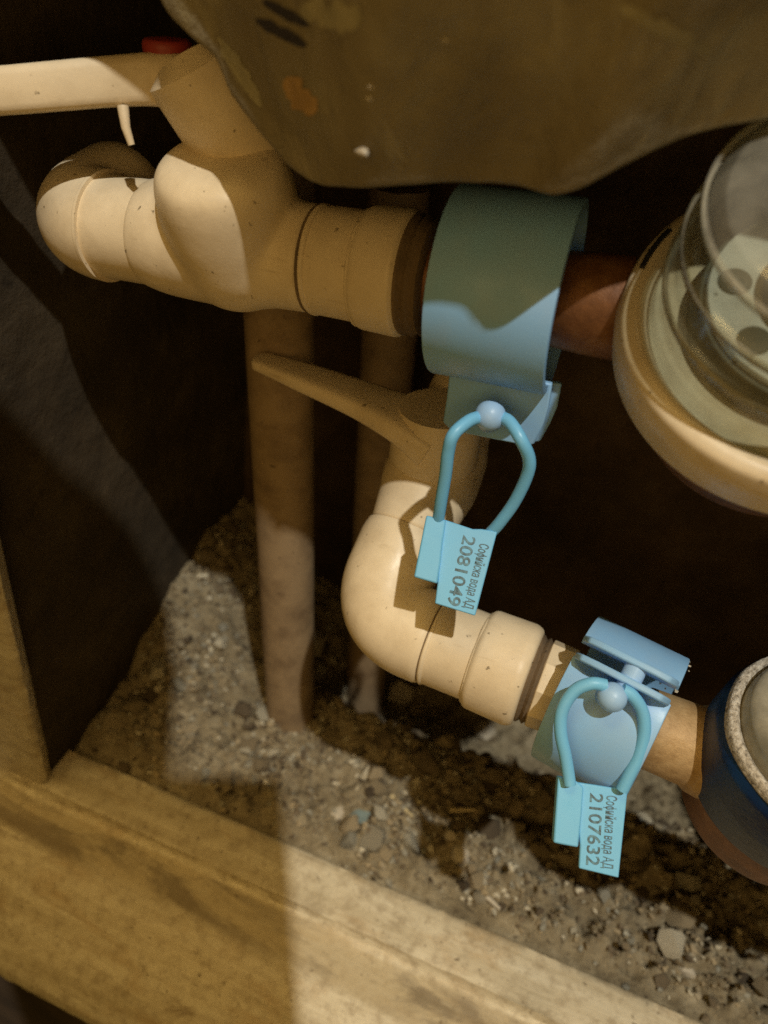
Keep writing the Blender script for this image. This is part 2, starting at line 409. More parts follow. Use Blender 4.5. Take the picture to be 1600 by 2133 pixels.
for k in range(290):
    x, i = floor_spot(R)
    s = 2.3 * (R.random() ** 2.2 * 2.6 + 0.8)
    o = bpy.data.objects.new("stone", st_mesh[k % 10]); COL.objects.link(o); o.parent = ground
    o.location = Vector((x, i, fz(x, i) + s * 0.5)) * 0.001
    o.scale = (s * 0.001, s * 0.001 * R.uniform(0.7, 1.1), s * 0.001 * R.uniform(0.7, 1.0))
    o.rotation_euler = (R.uniform(-0.6, 0.6), R.uniform(-0.6, 0.6), R.uniform(0, 6.3))
V, Fc = [], []
protos = [hull(1.0, 9, R, 0.75) for _ in range(12)]
for k in range(10000):
    x, i = floor_spot(R); s = 0.45 + 2.0 * R.random() ** 2.2
    vs, fs = protos[k % 12]; b = len(V); c, s_ = math.cos(k), math.sin(k)
    z = fz(x, i) + s * 0.5
    for v in vs:
        V.append(Vector((x + s * (v.x * c - v.y * s_), i + s * (v.x * s_ + v.y * c), z + s * v.z)) * 0.001)
    Fc += [tuple(b + q for q in f) for f in fs]
gr = obj("fine_rubble", V, Fc, 'gravel', ground, 0); gr["kind"] = "stuff"

# ------------------------------------------------------------------ wooden frame of the opening
fr = thing("wooden_frame", W(-150, 120, 380), "worn cream painted wooden frame along the bottom and side of the niche", "frame")
prof = [(166, 372), (161.5, 338.5), (160, 336.2), (157, 335.6), (139.5, 335.9), (137.8, 336.4), (137.0, 341.4), (135.5, 342.4), (127, 342.4), (125.5, 342.2), (124.2, 342.6), (121, 342.6), (110, 343.2), (104, 345.4), (98, 350), (84, 364), (76, 375), (74, 380), (76, 386), (96, 392), (96, 440)]
V, Fc = [], []; n = 260; xa, xb = -330, 300
for a in range(n + 1):
    x = xa + (xb - xa) * a / n
    for b, (i, d) in enumerate(prof):
        v = Vector((x * 0.05, i * 0.35, d * 0.35))
        w = noise.fractal(v, 1.0, 2.0, 4); w2 = noise.noise(Vector((x * 0.25, b * 3.1, 0)))
        chip = max(0.0, noise.noise(Vector((x * 0.045, b * 0.6, 7))) - 0.15) * 5 if b in (2, 3, 4, 5, 12, 13, 14) else 0
        edge = 0.35 * noise.noise(Vector((x * 0.9, b, 2))) if b in (1, 2, 5, 6) else 0
        V.append(W(x, i + 0.35 * w2 + edge, d + 0.5 * w + chip * 0.45))
m_ = len(prof)
for a in range(n):
    for b in range(m_ - 1): Fc.append((a * m_ + b, a * m_ + b + 1, (a + 1) * m_ + b + 1, (a + 1) * m_ + b))
Fc.append(tuple(range(m_))); Fc.append(tuple(n * m_ + b for b in range(m_)))
obj("sill", V, Fc, 'wood', fr, 50)
# jamb: leaning post at the side
V, Fc = [], []; n = 120
jp = [(-3, 147), (0.2, 141), (-0.6, 139.2), (-2, 138.4), (-40, 137.6), (-90, 137), (-90, 147)]
for a in range(n + 1):
    d = 338.5 - (338.5 + 240) * a / n; xw = -214.5 + 0.115 * (337 - d)
    for b, (dx, i) in enumerate(jp):
        e = 0.5 * noise.noise(Vector((d * 0.12, b, 4))) + 0.5 * noise.noise(Vector((d * 0.5, b * 2, 9))) if b in (1, 2, 3) else 0
        V.append(W(xw + dx + e, i + 0.4 * e, d))
m_ = len(jp)
for a in range(n):
    for b in range(m_): Fc.append((a * m_ + b, a * m_ + (b + 1) % m_, (a + 1) * m_ + (b + 1) % m_, (a + 1) * m_ + b))
Fc.append(tuple(range(m_))); Fc.append(tuple(n * m_ + b for b in range(m_)))
obj("jamb", V, Fc, 'wood', fr, 50)

V, Fc = [], []; n = 60
jq = [(0, 150), (0, 140), (1.5, 138.4), (90, 137.6), (90, 150)]
for a in range(n + 1):
    d = 338.5 - (338.5 + 240) * a / n; xw = 188 + (0 if d > 250 else 0)
    for b, (dx, i) in enumerate(jq): V.append(W(xw + dx, i, d))
m_ = len(jq)
for a in range(n):
    for b in range(m_): Fc.append((a * m_ + b, a * m_ + (b + 1) % m_, (a + 1) * m_ + (b + 1) % m_, (a + 1) * m_ + b))
Fc.append(tuple(range(m_))); Fc.append(tuple(n * m_ + b for b in range(m_)))
obj("jamb", V, Fc, 'wood', fr, 50)

# ------------------------------------------------------------------ vertical pipes
def vpipe(px, py, z, length, r, label, below):
    b = P(px, py, z); o = Vector((b.x, b.y, b.z - length * 0.001))
    t = thing("riser_pipe", Vector((b.x, b.y, fz(b.x * 1000, b.y * 1000) * 0.001)), label, "pipe", "vertical pipes rising from the rubble")
    lathe("pipe_wall", o, UP, [(0, r), (length + 60, r)], 'ppr_dirty_shade', t, 40, 60, 0, 0.35)
    return t
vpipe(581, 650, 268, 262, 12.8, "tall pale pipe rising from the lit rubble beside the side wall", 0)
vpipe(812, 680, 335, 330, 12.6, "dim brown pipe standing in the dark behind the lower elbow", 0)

# ------------------------------------------------------------------ upper water pipe
UA = C(165, 462, 227); UB = C(1040, 603, 193)
U0 = c2w(UA); UD = (c2w(UB) - U0).normalized()
UT = lambda t: U0 + UD * t * 0.001
up = thing("water_pipe", UT(60), "thick cream water pipe with lever valve crossing under the olive sack", "pipe", "cream water pipes with valves")
elbow("elbow", U0, UD, (BACK * 0.97 + UP * 0.16).normalized(), 16.2, 10, 25, 'ppr', up, 12)
lathe("pipe_section", UT(9), UD, [(0, 15.0), (26, 14.8)], 'ppr', up)
vb = fillet([(26, 12.5), (26.5, 15.2), (34, 16.6), (44, 17.0), (58, 17.0), (66, 15.6), (70, 14.8), (80, 14.6), (80.4, 13.2)], 3.0, 4)
lathe("socket", UT(80.4), UD, [(0, 13.0), (1.0, 13.2), (1.6, 14.6), (16, 14.9)], 'ppr', up, 56, 40, 0.5)
lathe("coupling", UT(94), UD, [(0, 14.5), (1.8, 16.4), (12.6, 16.8), (13.6, 15.8)], 'ppr', up, 56, 40, 1.4)
lathe("thread", UT(107.4), UD, [(0, 15.4), (1, 16), (2.2, 14.6), (3.4, 15.8), (4.8, 14.4), (6.0, 15.4), (7, 13.0)], 'thread', up, 48)
lathe("pipe_end", UT(111), UD, [(0, 12.2), (12, 12.2)], 'brass', up)
for t_, r__ in ((9.4, 14.8), (80.6, 14.3), (94.0, 14.8)):
    lathe("weld_bead", UT(t_), UD, [(0, r__), (0.35, r__ + 0.75), (0.9, r__ + 0.9), (1.5, r__ + 0.6), (1.9, r__)], 'ppr', up, 48, 60, 0, 0.5)
lathe("seam", UT(79.8), UD, [(0, 14.2), (0.2, 14.85), (0.9, 14.85), (1.1, 14.2)], 'thread', up, 48)
# valve hub, lever, cap
sd = (UP * 0.94 - BACK * 0.34).normalized(); vc = UT(66); vn = UT(56)
V1, F1 = lathe_vf(U0, UD, vb, 64)
V2, F2 = lathe_vf(vn - sd * 0.0185, sd, fillet([(0, 1), (2.5, 9), (8, 15.2), (16, 18.2), (28, 19.2), (38, 18.8), (44, 17.2), (46, 12)], 3.0), 56)
body = obj("valve_body", V1 + V2, F1 + [tuple(i + len(V1) for i in f) for f in F2], 'ppr', up, 60)
rm = body.modifiers.new("join", 'REMESH'); rm.mode = 'VOXEL'; rm.voxel_size = 0.0007; rm.use_smooth_shade = True
smd = body.modifiers.new("soften", 'SMOOTH'); smd.factor = 0.6; smd.iterations = 24
hub = sweep("hub", [P(528, 342, 205), P(522, 330, 203), P(510, 308, 200.5), P(470, 240, 194), P(425, 165, 188), P(408, 134, 185.5), P(402, 122, 185)], lambda q: 12.4 if q < 0.1 else (13.4 if q < 0.85 else (12.2 if q < 0.97 else 9.8)), 'ppr', up, 36)
sweep("seam", [P(534, 354, 206.5), P(527, 340, 204.8)], 12.9, 'thread', up, 36)
def blade(parent, pts, upv, mat):
    """pts: (point, width mm, thickness mm); rounded section, thickness along upv"""
    n = 10; path = catmull([p for p, _, _ in pts], n); m = len(path); V, Fc = [], []; seg = 20
    for k, c in enumerate(path):
        q = k / n; j = min(int(q), len(pts) - 2); f = q - j
        w = pts[j][1] * (1 - f) + pts[j + 1][1] * f; th = pts[j][2] * (1 - f) + pts[j + 1][2] * f
        if k == 0: w *= 0.55; th *= 0.55
        ax = (path[min(k + 1, m - 1)] - path[max(k - 1, 0)]).normalized(); sv = ax.cross(upv).normalized(); uv = sv.cross(ax)
        for a in range(seg):
            t_ = 2 * math.pi * a / seg; e = lambda x: math.copysign(abs(x) ** 0.5, x)
            V.append(c + (sv * e(math.cos(t_)) * w + uv * e(math.sin(t_)) * th) * 0.0005)
    for k in range(m - 1):
        for a in range(seg): Fc.append((k * seg + a, k * seg + (a + 1) % seg, (k + 1) * seg + (a + 1) % seg, (k + 1) * seg + a))
    Fc.append(tuple(range(seg))); Fc.append(tuple((m - 1) * seg + a for a in range(seg)))
    return obj("lever", V, Fc, mat, parent, 50)
lv = blade(up, [(P(-240, 206, 188), 9, 11.0), (P(0, 190, 189), 9, 11.0), (P(240, 170, 191), 9, 11.6), (P(340, 168, 192), 10, 12.5), (P(410, 186, 193), 12, 14), (P(460, 240, 197), 14, 14)], (-d_ * 0.80 - f_ * 0.42 + r_ * 0.15), 'ppr')
lathe("cap", P(350, 106, 191), UP, [(-1.5, 6.2), (1.4, 6.4), (2.6, 5.8), (2.9, 3)], 'red', lv, 32, 40, 0.8)
sweep("stop_pin", [P(256, 222, 190), P(262, 265, 191), P(274, 302, 193)], lambda q: 1.5 - 0.6 * q, 'ppr', lv, 12)

# ------------------------------------------------------------------ lower water pipe
K0 = P(778, 1282, 251); LD = (P(1265, 1477, 228) - K0).normalized()
LT = lambda t: K0 + LD * t * 0.001
LB = (BACK * 0.8 + UP * 0.6); LB = (LB - LD * LB.dot(LD)).normalized()
lp = thing("water_pipe", LT(25), "cream water pipe with round elbow and stepped collar above the rubble", "pipe", "cream water pipes with valves")
elbow("elbow", K0, LD, LB, 15.6, 22.4, 31, 'ppr', lp, 16)
lathe("adapter", LT(22), LD, [(0, 13.0), (0.6, 13.4), (1.2, 14.8), (16, 14.6)], 'ppr', lp, 56, 40, 0.5)
lathe("collar", LT(37), LD, [(0, 14.4), (1.6, 16.6), (15.5, 16.9), (17.8, 15.8), (18.2, 13.5)], 'ppr', lp, 56, 40, 1.3)
lathe("thread", LT(54.5), LD, [(0, 13.8), (1.0, 14.4), (2.0, 13.2), (3.0, 14.2), (4.2, 12.8)], 'thread', lp, 48, 35, 0, 0.6)
lathe("nut", LT(58), LD, [(0, 12.4), (0.8, 14.4), (9, 14.0), (10, 12.2), (20, 12.2)], 'ppr', lp, 10, 25, 0.4)
for t_, r__ in ((22.3, 14.4), (37.0, 14.6)):
    lathe("weld_bead", LT(t_), LD, [(0, r__), (0.35, r__ + 0.75), (0.9, r__ + 0.9), (1.5, r__ + 0.6), (1.9, r__)], 'ppr', lp, 48, 60, 0, 0.5)
lathe("seam", LT(21.9), LD, [(0, 14.4), (0.15, 15.0), (0.6, 15.0), (0.8, 14.4)], 'thread', lp, 48)
v0 = K0 + LB * 0.052
lathe("valve_body", K0 + LB * 0.0305, LB, [(0, 12), (1, 14.0), (12, 15.6), (20, 17.4), (34, 16.5), (42, 14.0), (70, 13.5)], 'ppr', lp, 56, 50, 3.0)
lathe("hub", v0 + UP * 0.004, UP, [(0, 15.2), (4.5, 15.4), (5.0, 14.2), (5.6, 15.4), (20, 15.0), (25, 13.5)], 'ppr', lp, 48, 40, 0.6)
ll = blade(lp, [(P(530, 748, 260), 9, 4), (P(640, 788, 256), 14, 6), (P(760, 835, 252), 18, 7.5), (P(840, 872, 248), 22, 9), (P(905, 915, 248), 26, 12)], UP, 'ppr')

# ------------------------------------------------------------------ blue clamps
def ring_band(name, o, axis, r, th, w, mat, parent, a0=0.0, a1=360.0, ref=None):
    """hollow band, mm; optionally open between angles measured from ref"""
    a = axis.normalized(); u = (ref - a * ref.dot(a)).normalized(); v = a.cross(u); seg = 84
    sec = fillet([(0, r - th), (0, r), (w, r), (w, r - th)], 0.6, 2)
    sec = [(0.0, r - th)] + sec[1:-1] + [(w, r - th)]
    full = (a1 - a0) >= 359.9; n = seg; V, Fc = [], []; m = len(sec)
    for k in range(n if full else n + 1):
        th_ = math.radians(a0 + (a1 - a0) * k / n); dr = u * math.cos(th_) + v * math.sin(th_)
        for t, rr in sec: V.append(o + a * t * 0.001 + dr * rr * 0.001)
    for k in range(n):
        k2 = (k + 1) % n if full else k + 1
        for j in range(m): Fc.append((k * m + j, k * m + (j + 1) % m, k2 * m + (j + 1) % m, k2 * m + j))
    if not full: Fc.append(tuple(range(m))[::-1]); Fc.append(tuple(n * m + j for j in range(m)))
    return obj(name, V, Fc, mat, parent, 40)
G1 = "blue clamps around the water pipes"
uc = thing("pipe_clamp", UT(134), "wide blue plastic clamp around the pipe under the olive sack", "clamp", G1)
ring_band("band", UT(118.5), UD, 24.3, 2.4, 31, 'blue', uc, 0, 360, UP)
# hanging ear
def ray_plane(px, py, o, n):
    c0 = c2w(Vector((0, 0, 0))); d = (P(px, py, 100) - c0).normalized(); return c0 + d * ((o - c0).dot(n) / d.dot(n))
def plate(name, pxs, o, n, thick, mat, parent, bv=0.4):
    n = n.normalized(); return slab(name, [ray_plane(x, y, o, n) for x, y in pxs], n, thick, mat, parent, bv)
eo = P(1030, 820, 203); en = (UD.cross(UP).normalized() * -1.0); en = en if en.y > 0 else -en
en = (en - UP * 0.10).normalized()
plate("ear", [(938, 760), (1150, 800), (1142, 850), (1132, 884), (1112, 926), (1098, 930), (940, 898), (922, 880), (930, 830)], eo, en, 2.2, 'blue', uc, 0.5)
plate("ear", [(950, 765), (1170, 800), (1160, 850), (1146, 882), (1125, 920), (1100, 924), (950, 893), (935, 870), (945, 830)], eo + en * 0.0042, en, 2.2, 'blue', uc, 0.5)

lc = thing("pipe_clamp", LT(78), "tilted blue plastic clamp with gritty double ears on the pipe above the rubble", "clamp", G1)
# ears point out to the front, a little up
CA = P(1180, 1428, 231); CD = (P(1346, 1516, 221) - CA).normalized(); lb0 = CA
side = CD
front = (-BACK); front = (front - side * front.dot(side)).normalized(); upl = side.cross(front); upl = upl if upl.z > 0 else -upl
ed = (front * 0.67 + upl * 0.74).normalized(); ev = (upl * 0.67 - front * 0.74).normalized()
ring_band("band", lb0, CD, 24.2, 2.4, 28.5, 'blue', lc, 8, 352, (ed * 0.88 + ev * 0.475).normalized())
for s in (1, -1):
    c = lb0 + ev * (0.0112 + 0.0027 * s)
    e = []
    w = 30.5
    for t, r in ((0.6, 18.0), (0.6, 25), (2.6, 29), (7, 30.8), (21, 30.8), (25.5, 29.4), (27.9, 25.5), (27.9, 18.0)):
        e.append(c + CD * t * 0.001 + ed * r * 0.001 - ev * 0.001)
    slab("ear", e, ev, 2.0, 'blue', lc, 0.5)
sweep("pin", [lb0 + CD * 0.0165 + ed * 0.0272 + ev * q for q in (0.004, 0.011, 0.0135)], 3.0, 'ball', lc, 20)
# grit lying on the band of the lower clamp
gV, gF = [], []
for k in range(46):
    a = R.uniform(0.15, 0.95); t = R.uniform(0.5, 30); big = 1.1 if R.random() < 0.15 else 0.4
    dr = (ed * math.cos(a + 0.35) + ev * math.sin(a + 0.35)).normalized(); vs, fs = protos[k % 12]; b = len(gV); s = R.uniform(0.2, 0.5) * (1 + big)
    c = lb0 + CD * t * 0.001 + dr * 0.0238
    gV += [c + Vector((v.x, v.y, v.z * 0.6)) * s * 0.001 for v in vs]; gF += [tuple(b + q for q in f) for f in fs]
g = obj("grit", gV, gF, 'plaster', lc, 0); g["kind"] = "stuff"

# ------------------------------------------------------------------ seals with printed tags
def text_mesh(s, name):
    cu = bpy.data.curves.new(name, 'FONT'); cu.body = s; cu.size = 1.0; cu.resolution_u = 4; cu.offset = 0.012
    o = bpy.data.objects.new(name, cu); COL.objects.link(o)
    dg = bpy.context.evaluated_depsgraph_get(); dg.update()
    me = bpy.data.meshes.new_from_object(o.evaluated_get(dg)); bpy.data.objects.remove(o); me.name = name
    return me
def text_full(s, name):
    if "ф" not in s: return text_mesh(s, name)
    k = s.index("ф"); wd = lambda q: max(v.co.x for v in text_mesh(q, "w").vertices)
    me = text_mesh(s.replace("ф", "о"), name); x = (wd(s[:k] + "о") + wd(s[:k - 1] + "оо")) * 0.5 - 0.5 * (max(v.co.x for v in text_mesh("о", "w").vertices) - min(v.co.x for v in text_mesh("о", "w").vertices))
    bm = bmesh.new(); bm.from_mesh(me)
    q = [bm.verts.new((x + dx, y, 0.0)) for dx, y in ((-0.045, -0.2), (0.045, -0.2), (0.045, 0.74), (-0.045, 0.74))]; bm.faces.new(q); bm.to_mesh(me); bm.free()
    return me
def place_text(s, name, a, b, h, o, n, parent):
    """a, b: pixel of baseline start / end; h: cap height in mm; letters stand to the side of travel"""
    A, B = ray_plane(*a, o, n), ray_plane(*b, o, n); me = text_full(s, name)
    xs = [v.co.x for v in me.vertices]; ys = [v.co.y for v in me.vertices]
    xd = (B - A); L = xd.length; xd = xd.normalized(); yd = n.cross(xd) * 1.0
    if yd.dot(r_) < 0: yd = -yd                                    # letter tops point to picture right
    cap = 0.70
    base = origin(parent)
    for v in me.vertices:
        p = A + xd * (v.co.x - min(xs)) / (max(xs) - min(xs)) * L + yd * (v.co.y / cap) * h * 0.001 - n * 0.00016
        v.co = p - base
    me.materials.clear(); me.materials.append(M['ink_text'])
    ob = bpy.data.objects.new(name, me); COL.objects.link(ob); ob.parent = parent
    return ob
G2 = "blue numbered seals"
def seal(label, ball_c, ball_r, loop, po, pn, housing, pl, num, word, nb, wb, nh, wh, base):
    t = thing("numbered_seal", base, label, "seal", G2); pn = pn.normalized()
    V, Fc = lathe_vf(ball_c - pn * 0.001 * ball_r, pn, [(ball_r * (1 - math.cos(math.pi * k / 14)), max(0.02, ball_r * math.sin(math.pi * k / 14))) for k in range(9)] + [(ball_r * 1.8, ball_r * 0.86), (ball_r * 2.4, ball_r * 0.8)], 28)
    obj("ball", V, Fc, 'ball', t, 60)
    sweep("loop", catmull(loop, 8), 1.75, 'seal', t, 14, 60, 1.0)
    h = plate("lock_housing", housing, po - pn * 0.0012, pn, 3.6, 'seal', t, 0.5)
    p = plate("plate", pl, po, pn, 1.7, 'seal', t, 0.35)
    place_text(num, "number_print", *nb, nh, po, pn, p); place_text(word, "name_print", *wb, wh, po, pn, p)
    return t
# upper seal: tag hangs from the ear, leaning out in front of the lower elbow
po = P(950, 1180, 209); pn = (cdir((0.10, 0.10, 1.0)))
bc = P(1021, 866, 196.5)
seal("blue seal 2081049 hanging by a long loop in front of the cream elbow", bc, 4.2,
     [P(1000, 868, 196), P(975, 878, 193.5), P(945, 905, 192), P(934, 940, 195), P(928, 990, 200), P(918, 1050, 206.5), P(912, 1090, 212.5)][::1] , po, pn,
     [(888, 1073), (929, 1083), (922, 1130), (918, 1170), (911, 1216), (862, 1202)],
     [(917, 1079), (985, 1102), (1004, 1102), (1036, 1107), (1030, 1130), (990, 1283), (906, 1257), (912, 1212)],
     "2081049", "Софийска вода АД", ((966, 1114), (931, 1258)), ((1000, 1131), (966, 1265)), 3.6, 2.6, P(955, 1270, 203))
SEAL1 = COL.objects["numbered_seal"]
sweep("loop", catmull([P(1042, 868, 196), P(1062, 880, 193.5), P(1085, 915, 191.5), P(1102, 955, 194.5), P(1098, 990, 198), P(1072, 1045, 204), P(1040, 1090, 209), P(1020, 1112, 212)], 8), 1.75, 'seal', SEAL1, 14, 60)
# lower seal
po2 = P(1235, 1720, 203); pn2 = (cdir((0.05, 0.20, 1.0)))
s2 = seal("blue seal 2107632 looped over the tilted clamp, its tag above the rubble", P(1275, 1452, 197.5), 4.0,
     [P(1262, 1428, 197), P(1232, 1424, 197), P(1196, 1440, 198.5), P(1171, 1480, 200), P(1168, 1525, 201), P(1178, 1575, 202), P(1184, 1612, 202.5), P(1187, 1634, 202.5)], po2, pn2,
     [(1163, 1618), (1199, 1626), (1216, 1640), (1212, 1700), (1205, 1766), (1172, 1760), (1153, 1756)],
     [(1197, 1629), (1275, 1641), (1308, 1640), (1306, 1665), (1289, 1829), (1206, 1809), (1209, 1760)],
     "2107632", "Софийска вода АД", ((1230, 1651), (1221, 1801)), ((1264, 1656), (1255, 1808)), 3.5, 2.7, P(1235, 1820, 207))
sweep("loop", catmull([P(1296, 1436, 197), P(1318, 1450, 197), P(1338, 1482, 198), P(1342, 1525, 199), P(1330, 1575, 200), P(1312, 1612, 201), P(1296, 1645, 202)], 8), 1.75, 'seal', s2, 14, 60)

# ------------------------------------------------------------------ water meters
mn = (UP * 0.85 - BACK * 0.53).normalized(); mc = P(1680, 715, 166)
um = thing("water_meter", mc - mn * 0.02, "large water meter with ivory ring and clear ribbed dome", "meter", "water meters")
lathe("tail_pipe", UT(122), UD, [(0, 11.5), (24, 11.8), (34, 12.6), (42, 12.8)], 'brass', um, 48, 50, 2)
lathe("body", mc - mn * 0.036, mn, [(0, 22), (8, 31), (24, 38), (32, 40)], 'brass', um, 64, 50, 2)
lathe("ring", mc, mn, [(-6, 39.0), (-5, 41.5), (3, 42.0), (8.0, 41.0), (9.2, 38.0), (7.6, 35.6), (5.5, 34.6)], 'ring', um, 96, 40, 1.2)
dm = lathe("dome", mc + mn * 0.004, mn, [(0, 34.8), (7, 34.4), (7.4, 33.4), (14, 33.0), (14.3, 33.9), (15.8, 33.9), (16.2, 32.2), (24, 31.6), (24.3, 32.5), (26, 32.5), (26.4, 30.8), (34, 30.0), (37, 27.5), (38.6, 22), (39.2, 14), (39.3, 0.1)], 'clear', um, 80, 20, 0.3)
for t_, r__ in ((14.2, 33.4), (24.2, 32.0), (33.5, 30.2)):
    lathe("rib", mc + mn * (0.004 + t_ * 0.001), mn, [(0, r__ + 0.15), (0.3, r__ + 1.0), (1.6, r__ + 1.0), (2.0, r__ + 0.15)], 'rib', dm, 80, 40, cap=False)
dl = lathe("dial", mc + mn * 0.002, mn, [(0, 32), (2, 32), (2.2, 27), (12, 26), (12.4, 0.1)], 'dial', um, 64, 30, 0.5)
lathe("dial_plate", mc + mn * 0.0146, mn, [(0, 25), (1.2, 24.6), (1.3, 0.1)], 'white', dl, 48, 30, 0.2)
lathe("register_drum", mc + mn * 0.0162, mn, [(0, 14), (7, 13.4), (8, 8), (12, 7.5), (12.5, 0.1)], 'dial', dl, 48, 30, 0.6)
for k in range(5):
    th = 1.6 + k * 0.8; q = mc + mn * 0.0157 + (perp(mn)[0] * math.cos(th) + perp(mn)[1] * math.sin(th)) * 0.0195
    lathe("pointer_wheel", q, mn, [(0, 3.6), (0.5, 3.4), (0.6, 0.1)], 'dial', dl, 20, 30, 0.3)
# dark slit moulded in the ring
pts = []
u_, v_ = perp(mn)
best = None
for k in range(720):
    th = math.radians(k * 0.5); q = mc + mn * 0.0087 + (u_ * math.cos(th) + v_ * math.sin(th)) * 0.0392
    rel = q - c2w(Vector((0, 0, 0))); x, y, z = rel.dot(r_), rel.dot(d_), rel.dot(f_)
    px, py = CX + F * x / z, CY + F * y / z
    if px < 1450 and 480 < py < 562: pts.append(q + mn * 0.0003)
if len(pts) > 3: sweep("slit", pts, 0.7, 'black', um, 8)

ln = (UP * 0.97 - BACK * 0.25).normalized(); lmc = LT(133.5) + UP * 0.006
lm = thing("water_meter", lmc - ln * 0.03, "water meter with dark blue ring and crusted pale rim above the rubble", "meter", "water meters")
TA = CA + CD * 0.024; TD = (lmc - ln * 0.010 - TA).normalized()
lathe("tail_pipe", TA, TD, [(0, 11.8), (16, 12.2), (17, 13.2), (28, 15.0), (44, 20)], 'brass_light', lm, 48, 50, 1.5, 0.4)
lathe("body", lmc - ln * 0.038, ln, [(0, 12), (5, 21), (14, 26), (30, 27)], 'brass', lm, 64, 50, 2)
lathe("outlet_pipe", lmc - ln * 0.016, LD, [(20, 18), (60, 19), (61, 22), (80, 22), (81, 17), (130, 17)], 'brass', lm, 40, 50, 1)
lathe("ring", lmc - ln * 0.009, ln, [(0, 24), (1.0, 27.6), (14, 28.0), (26, 27.4), (29, 26.0)], 'navy', lm, 80, 40, 1.0)
lathe("rim", lmc + ln * 0.0198, ln, [(0, 25.8), (0.6, 26.2), (3.2, 25.6), (4, 24.0), (2.6, 22.8), (0, 22.6)], 'crust', lm, 96, 60, 0.6, 0.5)
lathe("dial", lmc + ln * 0.014, ln, [(0, 22), (3, 22), (3.2, 18), (4.2, 17.5), (4.3, 0.1)], 'white', lm, 64, 30, 0.4)
lathe("cover", lmc + ln * 0.021, ln, [(0, 22.8), (2, 22.6), (7, 21.8), (8.6, 20.2), (9.6, 17.2), (9.9, 0.1)], 'cover', lm, 80, 30, 1.2)

# ------------------------------------------------------------------ bulging sack overhead
outl = [(300, -420), (300, -300), (303, -200), (312, -100), (330, 0), (385, 70), (440, 118), (458, 150), (478, 196), (530, 268), (575, 322), (612, 362), (660, 388), (740, 394), (850, 386), (960, 384), (1060, 388), (1120, 402), (1160, 408), (1215, 392), (1290, 352), (1370, 312), (1450, 280), (1560, 258), (1700, 236), (1900, 190), (2100, 90)]
zo = lambda px: 157 - 13 * sm(560, 800, px) - 10 * sm(950, 1300, px)
OC = catmull([C(x, y, zo(x)) for x, y in outl], 6)
V, Fc = [], []; rows = []
ldir = Vector((0.20, -0.415, -1)).normalized(); bk = Vector((0, -0.55, 1)).normalized(); upc = -DN
for k, o in enumerate(OC):
    q = k / (len(OC) - 1); row = []
    tg = (OC[min(k + 1, len(OC) - 1)] - OC[max(k - 1, 0)]).normalized()
    out2 = Vector((tg.y, -tg.x, 0)).normalized()                # towards the inside of the outline in the image
    if out2.y > 0.3: out2 = -out2
    inward = (Vector((0.35, -0.6, 0)) if o.x < -15 else Vector((0, -0.6, 0)))
    for s in (-70, -45, -28, -16, -8, -3):                       # back side, curling away
        e = -s; row.append(o + Vector((0, 0, 1)) * e * 0.72 + out2 * (e ** 1.2) * 0.35 + inward * e * 0.1)
    for s in (0, 2, 5, 9, 13, 18, 23, 28, 33, 38, 43, 48):       # underside, running out towards the room
        row.append(o + ldir * s + out2 * 0.9 * (1 - math.exp(-s / 2.5)) + (Vector((0.06, 0, 0)) * s * sm(0, -60, o.x)))
    lastp = row[-1]
    for s in (4, 10, 20, 40, 80, 130):                           # front face going up, outside the frame
        row.append(lastp + upc * s + Vector((0, 0, -1)) * 6 * (1 - math.exp(-s / 8)))
    rows.append(row)
base = c2w(Vector((10, -90, 150)))
nr = len(rows[0])
for row in rows:
    for j, c in enumerate(row):
        w = c2w(c); h = 1.5 * noise.fractal(c * 0.05, 1.0, 2.0, 4) + 0.55 * noise.noise(Vector((c.x * 0.09 + c.y * 0.12, c.y * 0.02, c.z * 0.05)) * 2.2)
        V.append(w + cdir((0, -0.94, 0.33)) * max(h, -0.5) * 0.001 * (0.5 if 5 <= j <= 7 else 1))
for a in range(len(rows) - 1):
    for b in range(nr - 1): Fc.append((a * nr + b, a * nr + b + 1, (a + 1) * nr + b + 1, (a + 1) * nr + b))
sk = thing("dusty_sack", base, "big dusty olive sack bulging down over the pipes", "sack")
so = obj("sack_skin", V, Fc, 'sack', sk, 180)
sd_ = so.modifiers.new("smooth", 'SUBSURF'); sd_.levels = 1; sd_.render_levels = 2
# marks on its skin: dark printed strokes, an orange stain, small pale chips
from mathutils.bvhtree import BVHTree
bvh = BVHTree.FromPolygons([tuple(v) for v in V], Fc)
c0 = c2w(Vector((0, 0, 0)))
def on_sack(px, py, lift=0.5):
    d = (P(px, py, 100) - c0).normalized(); h = bvh.ray_cast(c0, d)
    if h[0] is None: return None
    return h[0] - d * lift * 0.001
def decal(name, cx, cy, L, Wd, ang, mat, lift, rag):
    V, Fc = [], []; n, mm = 18, 6; a = math.radians(ang); ca, sa = math.cos(a), math.sin(a)
    idx = {}
    for i in range(n + 1):
        for j in range(mm + 1):
            u = (i / n - 0.5) * L; tap = (1 - abs(2 * i / n - 1) ** 3) ** 0.5 if 0 < i < n else 0.25
            w = (j / mm - 0.5) * Wd * tap * (1 + rag * noise.noise(Vector((u * 0.05, j > 3, cx))))
            p = on_sack(cx + u * ca - w * sa, cy + u * sa + w * ca, lift)
            if p is None: return
            idx[i, j] = len(V); V.append(p)
    for i in range(n):
        for j in range(mm): Fc.append((idx[i, j], idx[i + 1, j], idx[i + 1, j + 1], idx[i, j + 1]))
    o = obj(name, V, Fc, mat, sk, 180); return o
decal("printed_stroke", 586, 68, 118, 24, 28, 'ink_dark', 0.35, 0.5)
decal("printed_stroke", 595, 28, 110, 22, 28, 'ink_dark', 0.35, 0.5)
